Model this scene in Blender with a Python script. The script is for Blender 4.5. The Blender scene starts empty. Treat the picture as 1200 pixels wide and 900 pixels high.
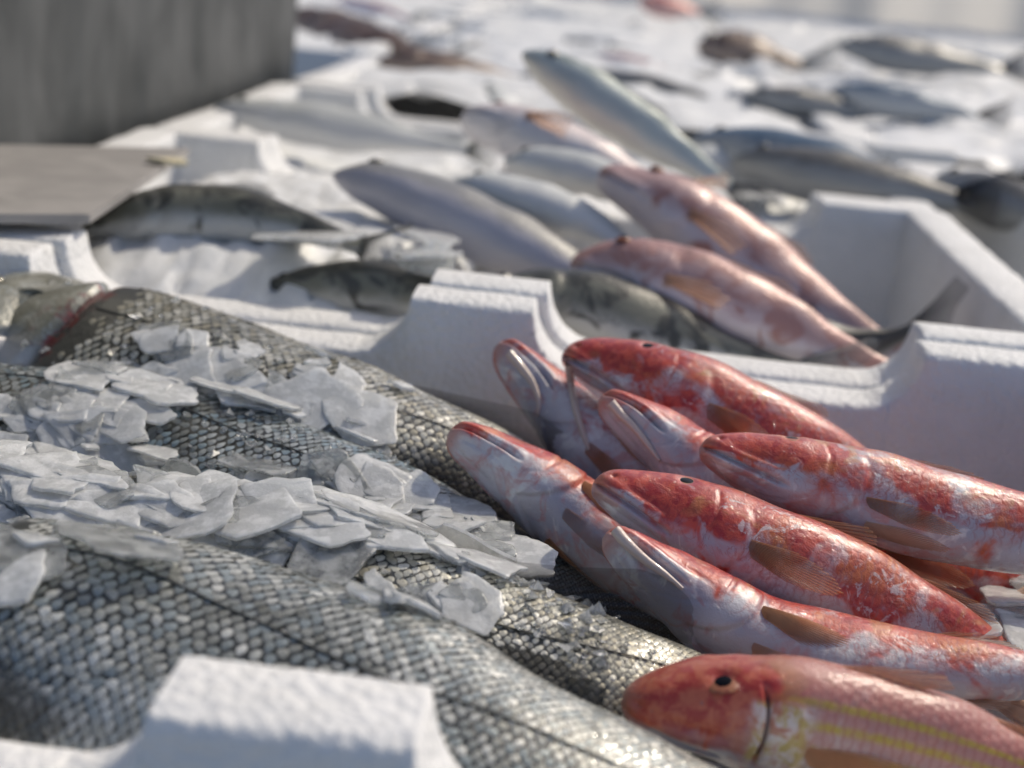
import bpy, math, random
import numpy as np
from mathutils import Vector, Matrix
from mathutils.bvhtree import BVHTree

random.seed(7); rng = np.random.default_rng(7)
scene = bpy.context.scene
col = scene.collection
pi = math.pi

# ------------------------------------------------------------------ camera
F = 1800.0                      # focal length in pixels of a 1200 px wide frame
CAMH = .137                     # metres above the top of the box lugs (z = 0)
PITCH, ROLL, YAW = math.atan(517 / F), math.radians(5.69), math.radians(2.7)
fwd0 = np.array([-math.sin(YAW), math.cos(YAW), 0]); right0 = np.array([math.cos(YAW), math.sin(YAW), 0]); UP = np.array([0, 0, 1.])
fwd = fwd0 * math.cos(PITCH) - UP * math.sin(PITCH); up1 = UP * math.cos(PITCH) + fwd0 * math.sin(PITCH)
right = right0 * math.cos(ROLL) + up1 * math.sin(ROLL); upv = up1 * math.cos(ROLL) - right0 * math.sin(ROLL)
CAM = np.array([0, 0, CAMH])
cam = bpy.data.cameras.new('camera'); camo = bpy.data.objects.new('camera', cam); col.objects.link(camo)
camo.matrix_world = Matrix([[right[i], upv[i], -fwd[i], CAM[i]] for i in range(3)] + [[0, 0, 0, 1]])
cam.sensor_width = 36; cam.lens = F / 1200 * 36; cam.clip_start = .01; cam.clip_end = 200
cam.dof.use_dof = True; cam.dof.focus_distance = .44; cam.dof.aperture_fstop = 10
scene.camera = camo

# ------------------------------------------------------------------ light
SUN_AZ, SUN_EL = math.radians(42), math.radians(47)      # azimuth from +Y towards +X
w = bpy.data.worlds.new('World'); scene.world = w; w.use_nodes = True
wn = w.node_tree.nodes; bg = wn['Background']
sky = wn.new('ShaderNodeTexSky'); sky.sky_type = 'NISHITA'; sky.sun_disc = False
sky.air_density = .68; sky.dust_density = 1.8; sky.ozone_density = .0; sky.sun_elevation = SUN_EL; sky.sun_rotation = SUN_AZ
w.node_tree.links.new(sky.outputs[0], bg.inputs[0]); bg.inputs[1].default_value = .14
sun = bpy.data.lights.new('sun', 'SUN'); suno = bpy.data.objects.new('sun', sun); col.objects.link(suno)
sun.energy = 2.6; sun.angle = math.radians(.5); sun.color = (1, .90, .74)
sd = Vector((math.sin(SUN_AZ) * math.cos(SUN_EL), math.cos(SUN_AZ) * math.cos(SUN_EL), math.sin(SUN_EL)))
suno.rotation_euler = sd.to_track_quat('Z', 'Y').to_euler()
scene.view_settings.view_transform = 'Standard'; scene.view_settings.look = 'None'
scene.view_settings.exposure = 0.02; scene.view_settings.gamma = 1

# ------------------------------------------------------------------ pixel -> place
def ray(px, py):
    d = fwd * F + right * (px - 600) - upv * (py - 450); return d / np.linalg.norm(d)
def PZ(px, py, z):
    d = ray(px, py); return CAM + d * ((z - CAM[2]) / d[2])
def PY(px, py, Y):
    d = ray(px, py); return CAM + d * (Y / d[1])
def proj(p):
    v = np.asarray(p) - CAM; z = v @ fwd
    return 600 + F * (v @ right) / z, 450 - F * (v @ upv) / z, z

# ------------------------------------------------------------------ materials
class NT:
    def __init__(s, name):
        s.m = bpy.data.materials.new(name); s.m.use_nodes = True; s.t = s.m.node_tree
        s.b = s.t.nodes['Principled BSDF']; s.out = s.t.nodes['Material Output']
    def n(s, typ, ins=None, **kw):
        nd = s.t.nodes.new('ShaderNode' + typ)
        for k, v in kw.items(): setattr(nd, k, v)
        for k, v in (ins or {}).items(): s.set(nd.inputs[k], v)
        return nd
    def set(s, inp, v):
        if hasattr(v, 'links'): s.t.links.new(v, inp)
        elif isinstance(v, (tuple, list)) and len(v) == 3 and inp.type == 'RGBA': inp.default_value = (*v, 1)
        else: inp.default_value = v
    def p(s, **kw):
        for k, v in kw.items(): s.set(s.b.inputs[k.replace('_', ' ')], v)
    def math(s, op, a, b=None, c=None, clamp=False):
        nd = s.n('Math', operation=op, use_clamp=clamp); s.set(nd.inputs[0], a)
        if b is not None: s.set(nd.inputs[1], b)
        if c is not None: s.set(nd.inputs[2], c)
        return nd.outputs[0]
    def mix(s, f, a, b, mode='MIX'):
        nd = s.n('Mix', data_type='RGBA', blend_type=mode); s.set(nd.inputs[0], f); s.set(nd.inputs[6], a); s.set(nd.inputs[7], b)
        return nd.outputs[2]
    def step(s, v, lo, hi, a=0., b=1.):
        return s.n('MapRange', {0: v, 1: lo, 2: hi, 3: a, 4: b}, interpolation_type='SMOOTHSTEP').outputs[0]
    def noise(s, vec, scale, detail=3, rough=.55, dist=0.):
        ins = {'Scale': scale, 'Detail': detail, 'Roughness': rough, 'Distortion': dist}
        if vec is not None: ins['Vector'] = vec
        return s.n('TexNoise', ins).outputs['Fac']
    def attr(s, name, o='Vector'): return s.n('Attribute', attribute_name=name).outputs[o]
    def bump(s, h, strength, dist, normal=None):
        nd = s.n('Bump', {'Height': h, 'Strength': strength, 'Distance': dist})
        if normal is not None: s.set(nd.inputs['Normal'], normal)
        return nd.outputs[0]
    def pos(s): return s.n('NewGeometry').outputs['Position']
    def obj(s): return s.n('TexCoord').outputs['Object']

def foam_mat():
    m = NT('foam'); o = m.obj()
    v = m.n('TexVoronoi', {'Vector': o, 'Scale': 330., 'Randomness': 1.}).outputs['Distance']
    nz = m.noise(o, 38, 5, .6); fine = m.noise(o, 900, 2)
    dirt = m.step(m.noise(o, 24, 6, .7, 1.2), .62, .78)
    c = m.mix(m.step(nz, .3, .75), (.80, .80, .79), (.72, .72, .705))
    c = m.mix(m.math('MULTIPLY', dirt, .35), c, (.46, .44, .40))
    spots = m.step(m.noise(o, 140, 1, .5), .76, .80)
    c = m.mix(m.math('MULTIPLY', spots, .5), c, (.25, .24, .22))
    m.p(Base_Color=c, Roughness=.6, Specular_IOR_Level=.35, Subsurface_Weight=.12, Subsurface_Scale=.004, Subsurface_Radius=(1., 1., 1.))
    b = m.bump(m.math('ADD', m.math('MULTIPLY', v, -1.), m.math('MULTIPLY', fine, .3)), .6, .0014)
    b = m.bump(m.noise(o, 60, 5, .65, .4), .3, .0014, b)
    m.p(Normal=b); return m.m

def mullet_mat(name, stripes=False, redness=0., blur=False):
    m = NT(name); fc = m.attr('fc'); sv = m.n('SeparateXYZ', {0: m.attr('sv')})
    s_, ph, arc = sv.outputs
    n1 = m.noise(fc, 68, 3, .55, .9); n2 = m.noise(fc, 300, 3, .55, .4); n3 = m.noise(fc, 40, 2, .5, .3)
    bias = m.step(ph, .28, .84, .21, -.26)
    head = m.math('MULTIPLY', m.step(s_, .26, .06), m.step(ph, .62, .46, 0., .26))
    v = m.math('ADD', m.math('ADD', m.math('MULTIPLY_ADD', n1, 1.5, -.25), bias), m.math('ADD', head, m.math('MULTIPLY_ADD', n2, .22, -.11 + redness)))
    red = m.step(v, .41, .63)
    # overlapping scales on the body behind the head
    wob = m.math('MULTIPLY_ADD', m.noise(fc, 150, 2), .9, -.45)
    su = m.math('ADD', m.math('MULTIPLY', s_, 58.), wob); sw = m.math('ADD', m.math('MULTIPLY', arc, 1 / .0030), m.math('MULTIPLY', wob, .6))
    par = m.math('MULTIPLY', m.math('MODULO', m.math('FLOOR', su), 2.), .5)
    bb = m.math('SUBTRACT', m.math('FRACT', m.math('ADD', sw, par)), .5); du = m.math('FRACT', su)
    dd_ = m.math('SQRT', m.math('ADD', m.math('MULTIPLY', du, du), m.math('MULTIPLY', m.math('MULTIPLY', bb, bb), 1.3)))
    inside = m.math('LESS_THAN', dd_, .82)
    hs = m.math('ADD', m.math('MULTIPLY', dd_, inside), m.math('MULTIPLY', m.math('SUBTRACT', dd_, .6), m.math('SUBTRACT', 1., inside)))
    onbody = m.math('MULTIPLY', m.step(s_, .29, .36), m.step(ph, .85, .6))
    patch = m.step(m.noise(fc, 60, 2), .38, .6)
    edge = m.math('MULTIPLY', m.math('MULTIPLY', m.step(m.math('ABSOLUTE', m.math('SUBTRACT', dd_, .82)), .20, .02), onbody), patch if not stripes else 1.)
    pale = m.mix(m.step(n3, .35, .65), (.43, .41, .47), (.60, .565, .58))
    pale = m.mix(m.step(m.noise(fc, 75, 3, .6, .9), .54, .66), pale, (.74, .72, .71))
    pale = m.mix(m.math('MULTIPLY', m.step(m.noise(fc, 95, 3, .6, 1.), .52, .66), .6), pale, (.53, .22, .20))
    redc = m.mix(m.step(n2, .38, .62), (.40, .008, .006), (.62, .07, .03))
    redc = m.mix(m.step(m.noise(fc, 60, 2), .54, .74), redc, (.62, .16, .035))
    pale = m.mix(m.step(v, .28, .48, 0., .45), pale, (.60, .30, .28))
    c = m.mix(m.math('MULTIPLY', red, .97), pale, redc)
    yel = m.math('MULTIPLY', m.step(m.noise(fc, 70, 3, .6, .8), .55, .66), m.step(ph, .60, .35))
    yel = m.math('MULTIPLY', yel, m.step(s_, .08, .2))
    c = m.mix(m.math('MULTIPLY', yel, .45), c, (.52, .30, .08))
    dorsal = m.step(ph, .22, .04)
    c = m.mix(m.math('MULTIPLY', dorsal, .75), c, m.mix(n2, (.30, .06, .035), (.45, .20, .09)))
    if stripes:
        c = m.mix(m.math('MULTIPLY', m.step(s_, .24, .33), .80), c, m.mix(m.step(ph, .2, .7), (.50, .23, .19), (.62, .50, .50)))
        for p0, wd in ((.30, .030), (.405, .030), (.52, .035)):
            d = m.math('ABSOLUTE', m.math('SUBTRACT', m.math('MULTIPLY_ADD', n2, .02, ph), p0 + .01))
            st = m.math('MULTIPLY', m.step(d, wd * 1.2, wd * .15), m.step(s_, .22, .34))
            c = m.mix(m.math('MULTIPLY', st, m.step(n2, .3, .6, .55, .95)), c, (.55, .38, .04))
        hd = m.math('MULTIPLY', m.step(s_, .235, .20), m.step(ph, .66, .60))
        c = m.mix(m.math('MULTIPLY', hd, .75), c, m.mix(m.step(n2, .4, .62), (.42, .035, .018), (.56, .15, .07)))
        gl = m.math('MULTIPLY', m.math('MULTIPLY', m.step(s_, .205, .225), m.step(s_, .34, .30)), m.math('MULTIPLY', m.step(ph, .30, .36), m.step(ph, .70, .62)))
        g2 = m.mix(m.step(m.noise(fc, 240, 3, .6, .5), .42, .62), (.80, .70, .64), (.60, .45, .12))
        g2 = m.mix(m.step(m.noise(fc, 200, 3, .6, .5), .46, .66), g2, (.55, .20, .11))
        c = m.mix(m.math('MULTIPLY', gl, .85), c, g2)
    if stripes:
        fold = m.math('SUBTRACT', s_, m.math('MULTIPLY_ADD', m.math('COSINE', m.math('MULTIPLY_ADD', ph, 5., -2.25)), .022, .222))
        fold = m.math('MULTIPLY', m.step(m.math('ABSOLUTE', fold), .005, .002), m.math('MULTIPLY', m.step(ph, .27, .32), m.step(ph, .64, .6)))
        c = m.mix(m.math('MULTIPLY', fold, .8), c, (.10, .015, .01))
    c = m.mix(m.math('MULTIPLY', edge,   .45 if stripes else .5), c, m.mix(ph, (.42, .06, .04), (.40, .20, .17)))
    vein = m.math('ABSOLUTE', m.math('SUBTRACT', m.noise(fc, 150, 4, .6, 1.5), .5))
    c = m.mix(m.math('MULTIPLY', m.step(vein, .035, .004), m.step(ph, .75, .55, .05, 0. if stripes else .5)), c, (.36, .035, .025))
    silver = m.math('MULTIPLY', m.step(m.noise(fc, 120, 4, .65, 1.2), .60, .68), m.step(s_, .12, .22))
    c = m.mix(m.math('MULTIPLY', silver, .0 if stripes else .6), c, (.78, .74, .72))
    tip = m.step(s_, .045, .008)
    c = m.mix(m.math('MULTIPLY', tip, .7), c, (.50, .17, .11))
    dots = m.math('MULTIPLY', m.step(m.noise(fc, 800, 1), .72, .78), m.step(s_, .22, .12))
    c = m.mix(m.math('MULTIPLY', dots, .45), c, (.2, .15, .17))
    m.p(Base_Color=c, Roughness=.36, Specular_IOR_Level=.5, Coat_Weight=.8, Coat_Roughness=.04, Coat_IOR=1.4,
        Subsurface_Weight=.06, Subsurface_Scale=.003, Subsurface_Radius=(1., .35, .25))
    h = m.math('ADD', m.math('MULTIPLY', m.math('MULTIPLY', hs, onbody), .9 if stripes else .45), m.math('MULTIPLY', m.noise(fc, 260, 4, .55, .8), .7))
    b = m.bump(h, .40, .0008)
    b = m.bump(m.noise(fc, 1700, 2), .25, .0003, b)
    m.p(Normal=b); m.set(m.b.inputs['Coat Normal'], m.bump(m.math('ADD', m.noise(fc, 260, 5, .68, .9), m.math('MULTIPLY', m.math('MULTIPLY', hs, onbody), .45)), .75, .0013))
    return m.m

def fin_mat(name, c1, c2, tr=.35, ca=(.75, .45, .25)):
    m = NT(name); fv = m.n('SeparateXYZ', {0: m.attr('fv')})
    r = m.math('COSINE', m.math('MULTIPLY', fv.outputs[0], 2 * pi * 1.0))
    f = m.step(r, -.6, .9)
    c = m.mix(f, c1, c2)
    c = m.mix(m.step(m.noise(m.attr('fc'), 260, 3), .4, .7, 0., .25), c, ca)
    m.p(Base_Color=c, Roughness=.35, Coat_Weight=.4, Coat_Roughness=.15, Normal=m.bump(r, .6, .0004))
    t = m.n('BsdfTranslucent', {0: c}); mx = m.n('MixShader', {0: tr}); 
    m.t.links.new(m.b.outputs[0], mx.inputs[1]); m.t.links.new(t.outputs[0], mx.inputs[2])
    tp = m.n('BsdfTransparent'); m2 = m.n('MixShader', {0: m.step(fv.outputs[1], .0, 1., .15, .62)})
    m.t.links.new(mx.outputs[0], m2.inputs[1]); m.t.links.new(tp.outputs[0], m2.inputs[2])
    m.t.links.new(m2.outputs[0], m.out.inputs[0]); return m.m

def plain(name, c, rough=.5, metal=0., coat=0., bump=0., bs=300, var=None, vs=60):
    m = NT(name)
    if var: c = m.mix(m.step(m.noise(m.obj(), vs, 4, .6, .5), .35, .65), c, var)
    m.p(Base_Color=c, Roughness=rough, Metallic=metal, Coat_Weight=coat, Coat_Roughness=.06)
    if bump: m.p(Normal=m.bump(m.noise(m.obj(), bs, 4, .6), bump, .001))
    return m.m

def bass_mat(gill=True):
    m = NT('bass_skin'); fc = m.attr('fc'); sv = m.n('SeparateXYZ', {0: m.attr('sv')}); s_, ph, arc = sv.outputs
    n = m.noise(fc, 130, 5, .65, .5); n2 = m.noise(fc, 900, 2)
    body = m.mix(m.step(ph, .55, .95), (.028, .030, .026), (.16, .16, .15))
    head = m.mix(m.step(n, .35, .65), (.16, .155, .11), (.30, .30, .25))
    head = m.mix(m.step(ph, .22, .05), head, (.03, .032, .03))
    head = m.mix(m.math('MULTIPLY', m.step(ph, .52, .66), .9), head, (.55, .53, .52))
    blue = m.math('MULTIPLY', m.step(m.noise(fc, 26, 2), .45, .6), m.step(m.noise(fc, 700, 2), .45, .6))
    head = m.mix(m.math('MULTIPLY', blue, .6), head, (.40, .50, .58))
    red = m.math('MULTIPLY', m.math('MULTIPLY', m.step(s_, .235, .262), m.step(s_, .30, .28)), m.step(m.noise(fc, 120, 4, .6), .50, .64))
    c = m.mix(m.step(s_, .262, .278), head, body)
    c = m.mix(m.math('MULTIPLY', red, .85 if gill else 0.), c, (.16, .018, .014))
    m.p(Base_Color=c, Roughness=.32, Specular_IOR_Level=.6, Metallic=.12, Coat_Weight=.6, Coat_Roughness=.12)
    m.p(Normal=m.bump(m.math('ADD', n, m.math('MULTIPLY', n2, .35)), .6, .0012)); return m.m

def scale_mat(name, dark, mid, light, tint, amt=.4):
    m = NT(name)
    r = m.math('FRACT', m.math('ADD', m.n('NewGeometry').outputs['Random Per Island'], m.n('ObjectInfo').outputs['Random']))
    r2 = m.math('FRACT', m.math('MULTIPLY', r, 17.37))
    p = m.pos(); big = m.noise(p, 28, 3, .6)
    c = m.mix(m.step(r, 0., 1.), mid, light)
    c = m.mix(m.step(m.math('MULTIPLY_ADD', r2, .25, big), .52, .74), c, dark)
    c = m.mix(m.math('MULTIPLY', m.step(r2, .45, .9), amt), c, tint)
    fine = m.noise(p, 1500, 2)
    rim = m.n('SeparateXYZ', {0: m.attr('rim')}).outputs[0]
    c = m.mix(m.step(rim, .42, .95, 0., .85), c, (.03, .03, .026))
    c = m.mix(m.step(fine, .35, .7, 0., .35), c, dark)
    m.p(Base_Color=c, Metallic=.3, Roughness=.42, Specular_IOR_Level=.6, Coat_Weight=.55, Coat_Roughness=.10)
    m.p(Normal=m.bump(m.noise(p, 1100, 3, .6), .45, .0006)); return m.m

def ice_mat(name, tr=.46, c=(.93, .94, .925)):
    m = NT(name); p = m.pos()
    cl = m.step(m.noise(p, 160, 4, .6), .38, .68)
    m.p(Base_Color=c, Roughness=m.step(m.noise(p, 90, 3), .35, .65, .06, .24), IOR=1.31,
        Transmission_Weight=m.step(cl, 0., 1., tr + .10, tr - .12), Specular_IOR_Level=.5,
        Subsurface_Weight=.25, Subsurface_Scale=.004, Subsurface_Radius=(1., 1., 1.))
    h = m.math('ADD', m.noise(p, 700, 4, .6), m.math('MULTIPLY', m.noise(p, 110, 2), 1.2))
    m.p(Normal=m.bump(h, .3, .0008)); return m.m

def bgfish_mat(name, back, flank, belly, blotch=None, rough=.25):
    m = NT(name); sv = m.n('SeparateXYZ', {0: m.attr('sv')}); s_, ph, arc = sv.outputs; fc = m.attr('fc')
    n = m.noise(fc, 60, 4, .6, .5)
    q = m.math('MULTIPLY_ADD', n, .22, m.math('SUBTRACT', ph, .11))
    c = m.mix(m.step(q, .24, .38), back, flank); c = m.mix(m.step(q, .50, .72), c, belly)
    if blotch: c = m.mix(m.step(m.math('MULTIPLY_ADD', ph, -.25, m.noise(fc, 55, 4, .6, .8)), .34, .46), c, blotch)
    m.p(Base_Color=c, Roughness=rough + .12, Coat_Weight=.12, Coat_Roughness=.25, Metallic=.1, Normal=m.bump(m.noise(fc, 400, 4, .65), .5, .001)); return m.m

M = {}
M['foam'] = foam_mat()
M['mullet'] = mullet_mat('mullet_skin', redness=.0); M['mullet_pale'] = mullet_mat('mullet_skin_pale', redness=-.02)
M['mullet_red'] = mullet_mat('mullet_skin_red', redness=.035); M['mullet_stripe'] = mullet_mat('mullet_skin_striped', stripes=True)
M['fin'] = fin_mat('orange_fin', (.95, .52, .28), (.72, .27, .11), .35)
M['fin_pale'] = fin_mat('pale_fin', (.95, .66, .47), (.70, .38, .22), .35, (.78, .5, .33))
M['fin_dark'] = fin_mat('dark_fin', (.022, .020, .022), (.012, .011, .012), .1, (.05, .045, .04))
M['fin_grey'] = fin_mat('grey_fin', (.30, .30, .28), (.18, .18, .17), .3, (.35, .35, .33))
M['barbel'] = plain('barbel_skin', (.66, .52, .44), .35, 0, .5, .3, 600)
M['pupil'] = plain('pupil', (.002, .002, .003), .2, 0, .0); M['pupil'].node_tree.nodes['Principled BSDF'].inputs['Specular IOR Level'].default_value = .12
M['iris'] = plain('iris', (.26, .05, .03), .4, 0, .1, .2, 900, (.40, .16, .07), 500)
M['iris_grey'] = plain('iris_grey', (.16, .15, .11), .2, .3, .8)
M['bass'] = bass_mat(); M['bass_plain'] = bass_mat(False)
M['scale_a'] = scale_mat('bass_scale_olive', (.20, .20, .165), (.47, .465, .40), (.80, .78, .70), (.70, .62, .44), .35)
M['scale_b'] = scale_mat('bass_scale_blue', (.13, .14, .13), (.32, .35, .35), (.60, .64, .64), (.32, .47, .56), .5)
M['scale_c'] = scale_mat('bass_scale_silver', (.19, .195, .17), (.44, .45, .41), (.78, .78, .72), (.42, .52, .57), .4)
M['line'] = plain('lateral_line', (.07, .07, .06), .4)
M['ice'] = ice_mat('ice'); M['ice_clear'] = ice_mat('ice_clear', .78, (.82, .84, .83)); M['ice_heap'] = plain('ice_heap', (.82, .825, .815), .45, 0, .1, .5, 200, (.74, .75, .745), 60)
M['blood'] = plain('gill_red', (.075, .008, .007), .6, 0, .0, .8, 400, (.05, .006, .006), 300)
M['panel'] = plain('zinc_panel', (.045, .05, .05), .5, .3, 0, .2, 60, (.10, .105, .105), 9)
M['sheet'] = plain('grey_sheet', (.36, .34, .32), .5, 0, .1, .3, 80, (.28, .265, .25), 30)
M['fleck'] = plain('fleck', (.70, .62, .42), .5)
M['table'] = plain('table_cloth', (.42, .42, .41), .7, 0, 0, .4, 30, (.34, .34, .33), 9)
M['ground'] = plain('asphalt', (.10, .10, .10), .8, 0, 0, .4, 20, (.14, .135, .13), 3)
M['bg_silver'] = bgfish_mat('silver_fish', (.22, .23, .20), (.58, .60, .59), (.74, .74, .73), None, .4)
M['bg_mack'] = bgfish_mat('green_backed_fish', (.14, .19, .18), (.50, .56, .55), (.74, .75, .70))
M['bg_dark'] = bgfish_mat('dark_fish', (.035, .035, .032), (.10, .10, .095), (.34, .34, .33))
M['bg_blue'] = bgfish_mat('blue_backed_fish', (.03, .055, .09), (.07, .13, .20), (.50, .52, .53))
M['bg_brown'] = bgfish_mat('brown_fish', (.07, .04, .03), (.15, .09, .065), (.36, .27, .21), (.06, .03, .02), .35)
M['bg_pink'] = bgfish_mat('pink_fish', (.27, .12, .09), (.54, .36, .34), (.68, .62, .66), (.46, .25, .22), .2)
M['bg_palepink'] = bgfish_mat('pale_pink_fish', (.50, .36, .33), (.66, .58, .57), (.76, .73, .74), None)
M['bg_grey'] = bgfish_mat('grey_belly_fish', (.08, .08, .065), (.24, .24, .235), (.50, .49, .54), None)
M['bg_bass'] = bgfish_mat('olive_bass', (.03, .032, .028), (.19, .19, .15), (.50, .50, .48), (.07, .07, .06))
M['bg_red'] = bgfish_mat('red_fish', (.45, .07, .05), (.55, .14, .10), (.66, .4, .36))
def cloth_mat():
    m = NT('pale_canvas'); c = (.78, .76, .72); m.p(Base_Color=c, Roughness=.8); t = m.n('BsdfTranslucent', {0: c}); x = m.n('MixShader', {0: .6})
    m.t.links.new(m.b.outputs[0], x.inputs[1]); m.t.links.new(t.outputs[0], x.inputs[2]); m.t.links.new(x.outputs[0], m.out.inputs[0]); return m.m
M['white_cloth'] = cloth_mat() #('pale_canvas', (.60, .585, .56), .8, 0, 0, .4, 8, (.52, .50, .48), 3)

# ------------------------------------------------------------------ object helpers
def tag(o, label=None, cat=None, group=None, kind=None):
    for k, v in (('label', label), ('category', cat), ('group', group), ('kind', kind)):
        if v: o[k] = v
    return o
def mesh_np(name, V, Q, mat, smooth=True, attrs=None, tris=False):
    me = bpy.data.meshes.new(name); V = np.asarray(V, np.float32); Q = np.asarray(Q, np.int32); k = Q.shape[1]
    me.vertices.add(len(V)); me.vertices.foreach_set('co', V.ravel())
    me.loops.add(Q.size); me.loops.foreach_set('vertex_index', Q.ravel())
    me.polygons.add(len(Q)); me.polygons.foreach_set('loop_start', np.arange(len(Q), dtype=np.int32) * k)
    me.polygons.foreach_set('use_smooth', np.full(len(Q), smooth))
    for an, arr in (attrs or {}).items():
        a = me.attributes.new(an, 'FLOAT_VECTOR', 'POINT'); a.data.foreach_set('vector', np.asarray(arr, np.float32).ravel())
    me.update(calc_edges=True); me.validate()
    if mat: me.materials.append(M[mat] if isinstance(mat, str) else mat)
    return me
def obj(name, me, parent=None):
    o = bpy.data.objects.new(name, me); col.objects.link(o)
    if parent is not None:
        o.parent = parent; o.matrix_parent_inverse = parent.matrix_world.inverted()
    return o
def empty(name, loc):
    o = bpy.data.objects.new(name, None); col.objects.link(o); o.empty_display_size = .02
    o.location = loc; o.matrix_world = Matrix.Translation(Vector(loc)); return o
def gridq(nu, nv, wrap=False):
    q = []
    nvv = nv if wrap else nv - 1
    i, j = np.meshgrid(np.arange(nu - 1), np.arange(nvv), indexing='ij'); j2 = (j + 1) % nv
    return np.stack([i * nv + j, (i + 1) * nv + j, (i + 1) * nv + j2, i * nv + j2], -1).reshape(-1, 4)
def sm(x, a, b):
    t = np.clip((x - a) / (b - a), 0, 1); return t * t * (3 - 2 * t)
def herm(xs, ys, x):
    xs = np.asarray(xs, float); ys = np.asarray(ys, float); d = np.diff(ys) / np.diff(xs)
    m = np.concatenate([[d[0]], np.where(d[1:] * d[:-1] > 0, 2 * d[1:] * d[:-1] / (d[1:] + d[:-1] + 1e-12), 0), [d[-1]]])
    i = np.clip(np.searchsorted(xs, x) - 1, 0, len(xs) - 2); h = xs[i + 1] - xs[i]; t = np.clip((x - xs[i]) / h, 0, 1)
    return (2*t**3-3*t**2+1)*ys[i] + (t**3-2*t**2+t)*h*m[i] + (-2*t**3+3*t**2)*ys[i+1] + (t**3-t**2)*h*m[i+1]
def nrm(v): return v / (np.linalg.norm(v, axis=-1, keepdims=True) + 1e-12)

def tube(name, pts, rad, mat, parent, n=8, sub=6):
    pts = spline(pts, len(pts) * sub); rad = np.interp(np.linspace(0, 1, len(pts)), np.linspace(0, 1, len(rad)), rad)
    t = nrm(np.gradient(pts, axis=0)); a = nrm(np.cross(t, [0.3, .2, 1.])); b = np.cross(t, a)
    th = np.linspace(0, 2 * pi, n, endpoint=False)
    V = pts[:, None] + rad[:, None, None] * (np.cos(th)[None, :, None] * a[:, None] + np.sin(th)[None, :, None] * b[:, None])
    V = np.concatenate([V.reshape(-1, 3)]); Q = gridq(len(pts), n, True)
    return obj(name, mesh_np(name, V, Q, mat), parent)
def spline(P, n):
    P = np.asarray(P, float); k = len(P); Q = np.vstack([2 * P[0] - P[1], P, 2 * P[-1] - P[-2]])
    u = np.linspace(0, k - 1 - 1e-9, n); i = u.astype(int); t = (u - i)[:, None]
    p0, p1, p2, p3 = Q[i], Q[i + 1], Q[i + 2], Q[i + 3]
    return .5 * (2*p1 + (p2-p0)*t + (2*p0-5*p1+4*p2-p3)*t**2 + (3*p1-p0-3*p2+p3)*t**3)

# ------------------------------------------------------------------ fish
PROF = {
 'mullet': dict(x=[0,.006,.02,.05,.09,.14,.20,.27,.36,.5,.65,.8,.92,1],
    top=[0,.21,.37,.54,.69,.82,.94,1.03,1.08,1.04,.86,.58,.35,.30],
    bot=[0,.18,.32,.45,.55,.66,.79,.91,.98,.98,.80,.51,.33,.28],
    wid=[0,.22,.37,.49,.58,.67,.77,.85,.88,.82,.64,.40,.19,.08]),
 'mullet_long': dict(x=[0,.006,.02,.05,.09,.14,.20,.27,.36,.5,.65,.8,.92,1],
    top=[0,.17,.30,.46,.62,.80,.95,1.04,1.08,1.04,.86,.58,.35,.30],
    bot=[0,.20,.36,.52,.64,.74,.83,.91,.96,.96,.78,.50,.33,.28],
    wid=[0,.24,.42,.57,.66,.74,.79,.83,.83,.76,.58,.36,.18,.08]),
 'bass': dict(x=[0,.01,.04,.09,.15,.22,.3,.4,.55,.7,.85,.95,1],
    top=[0,.15,.31,.50,.68,.85,.98,1.03,.95,.68,.42,.34,.36],
    bot=[0,.14,.29,.46,.62,.79,.93,1.0,.95,.66,.40,.33,.35],
    wid=[0,.14,.28,.42,.52,.60,.66,.68,.62,.44,.24,.13,.08]),
 'slim': dict(x=[0,.01,.04,.09,.15,.22,.3,.4,.55,.7,.85,.95,1],
    top=[0,.18,.36,.56,.74,.88,.98,1.03,.95,.72,.44,.26,.24],
    bot=[0,.16,.34,.54,.70,.85,.96,1.0,.95,.70,.42,.25,.24],
    wid=[0,.16,.34,.54,.68,.78,.84,.86,.80,.56,.30,.14,.08]),
}
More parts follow.
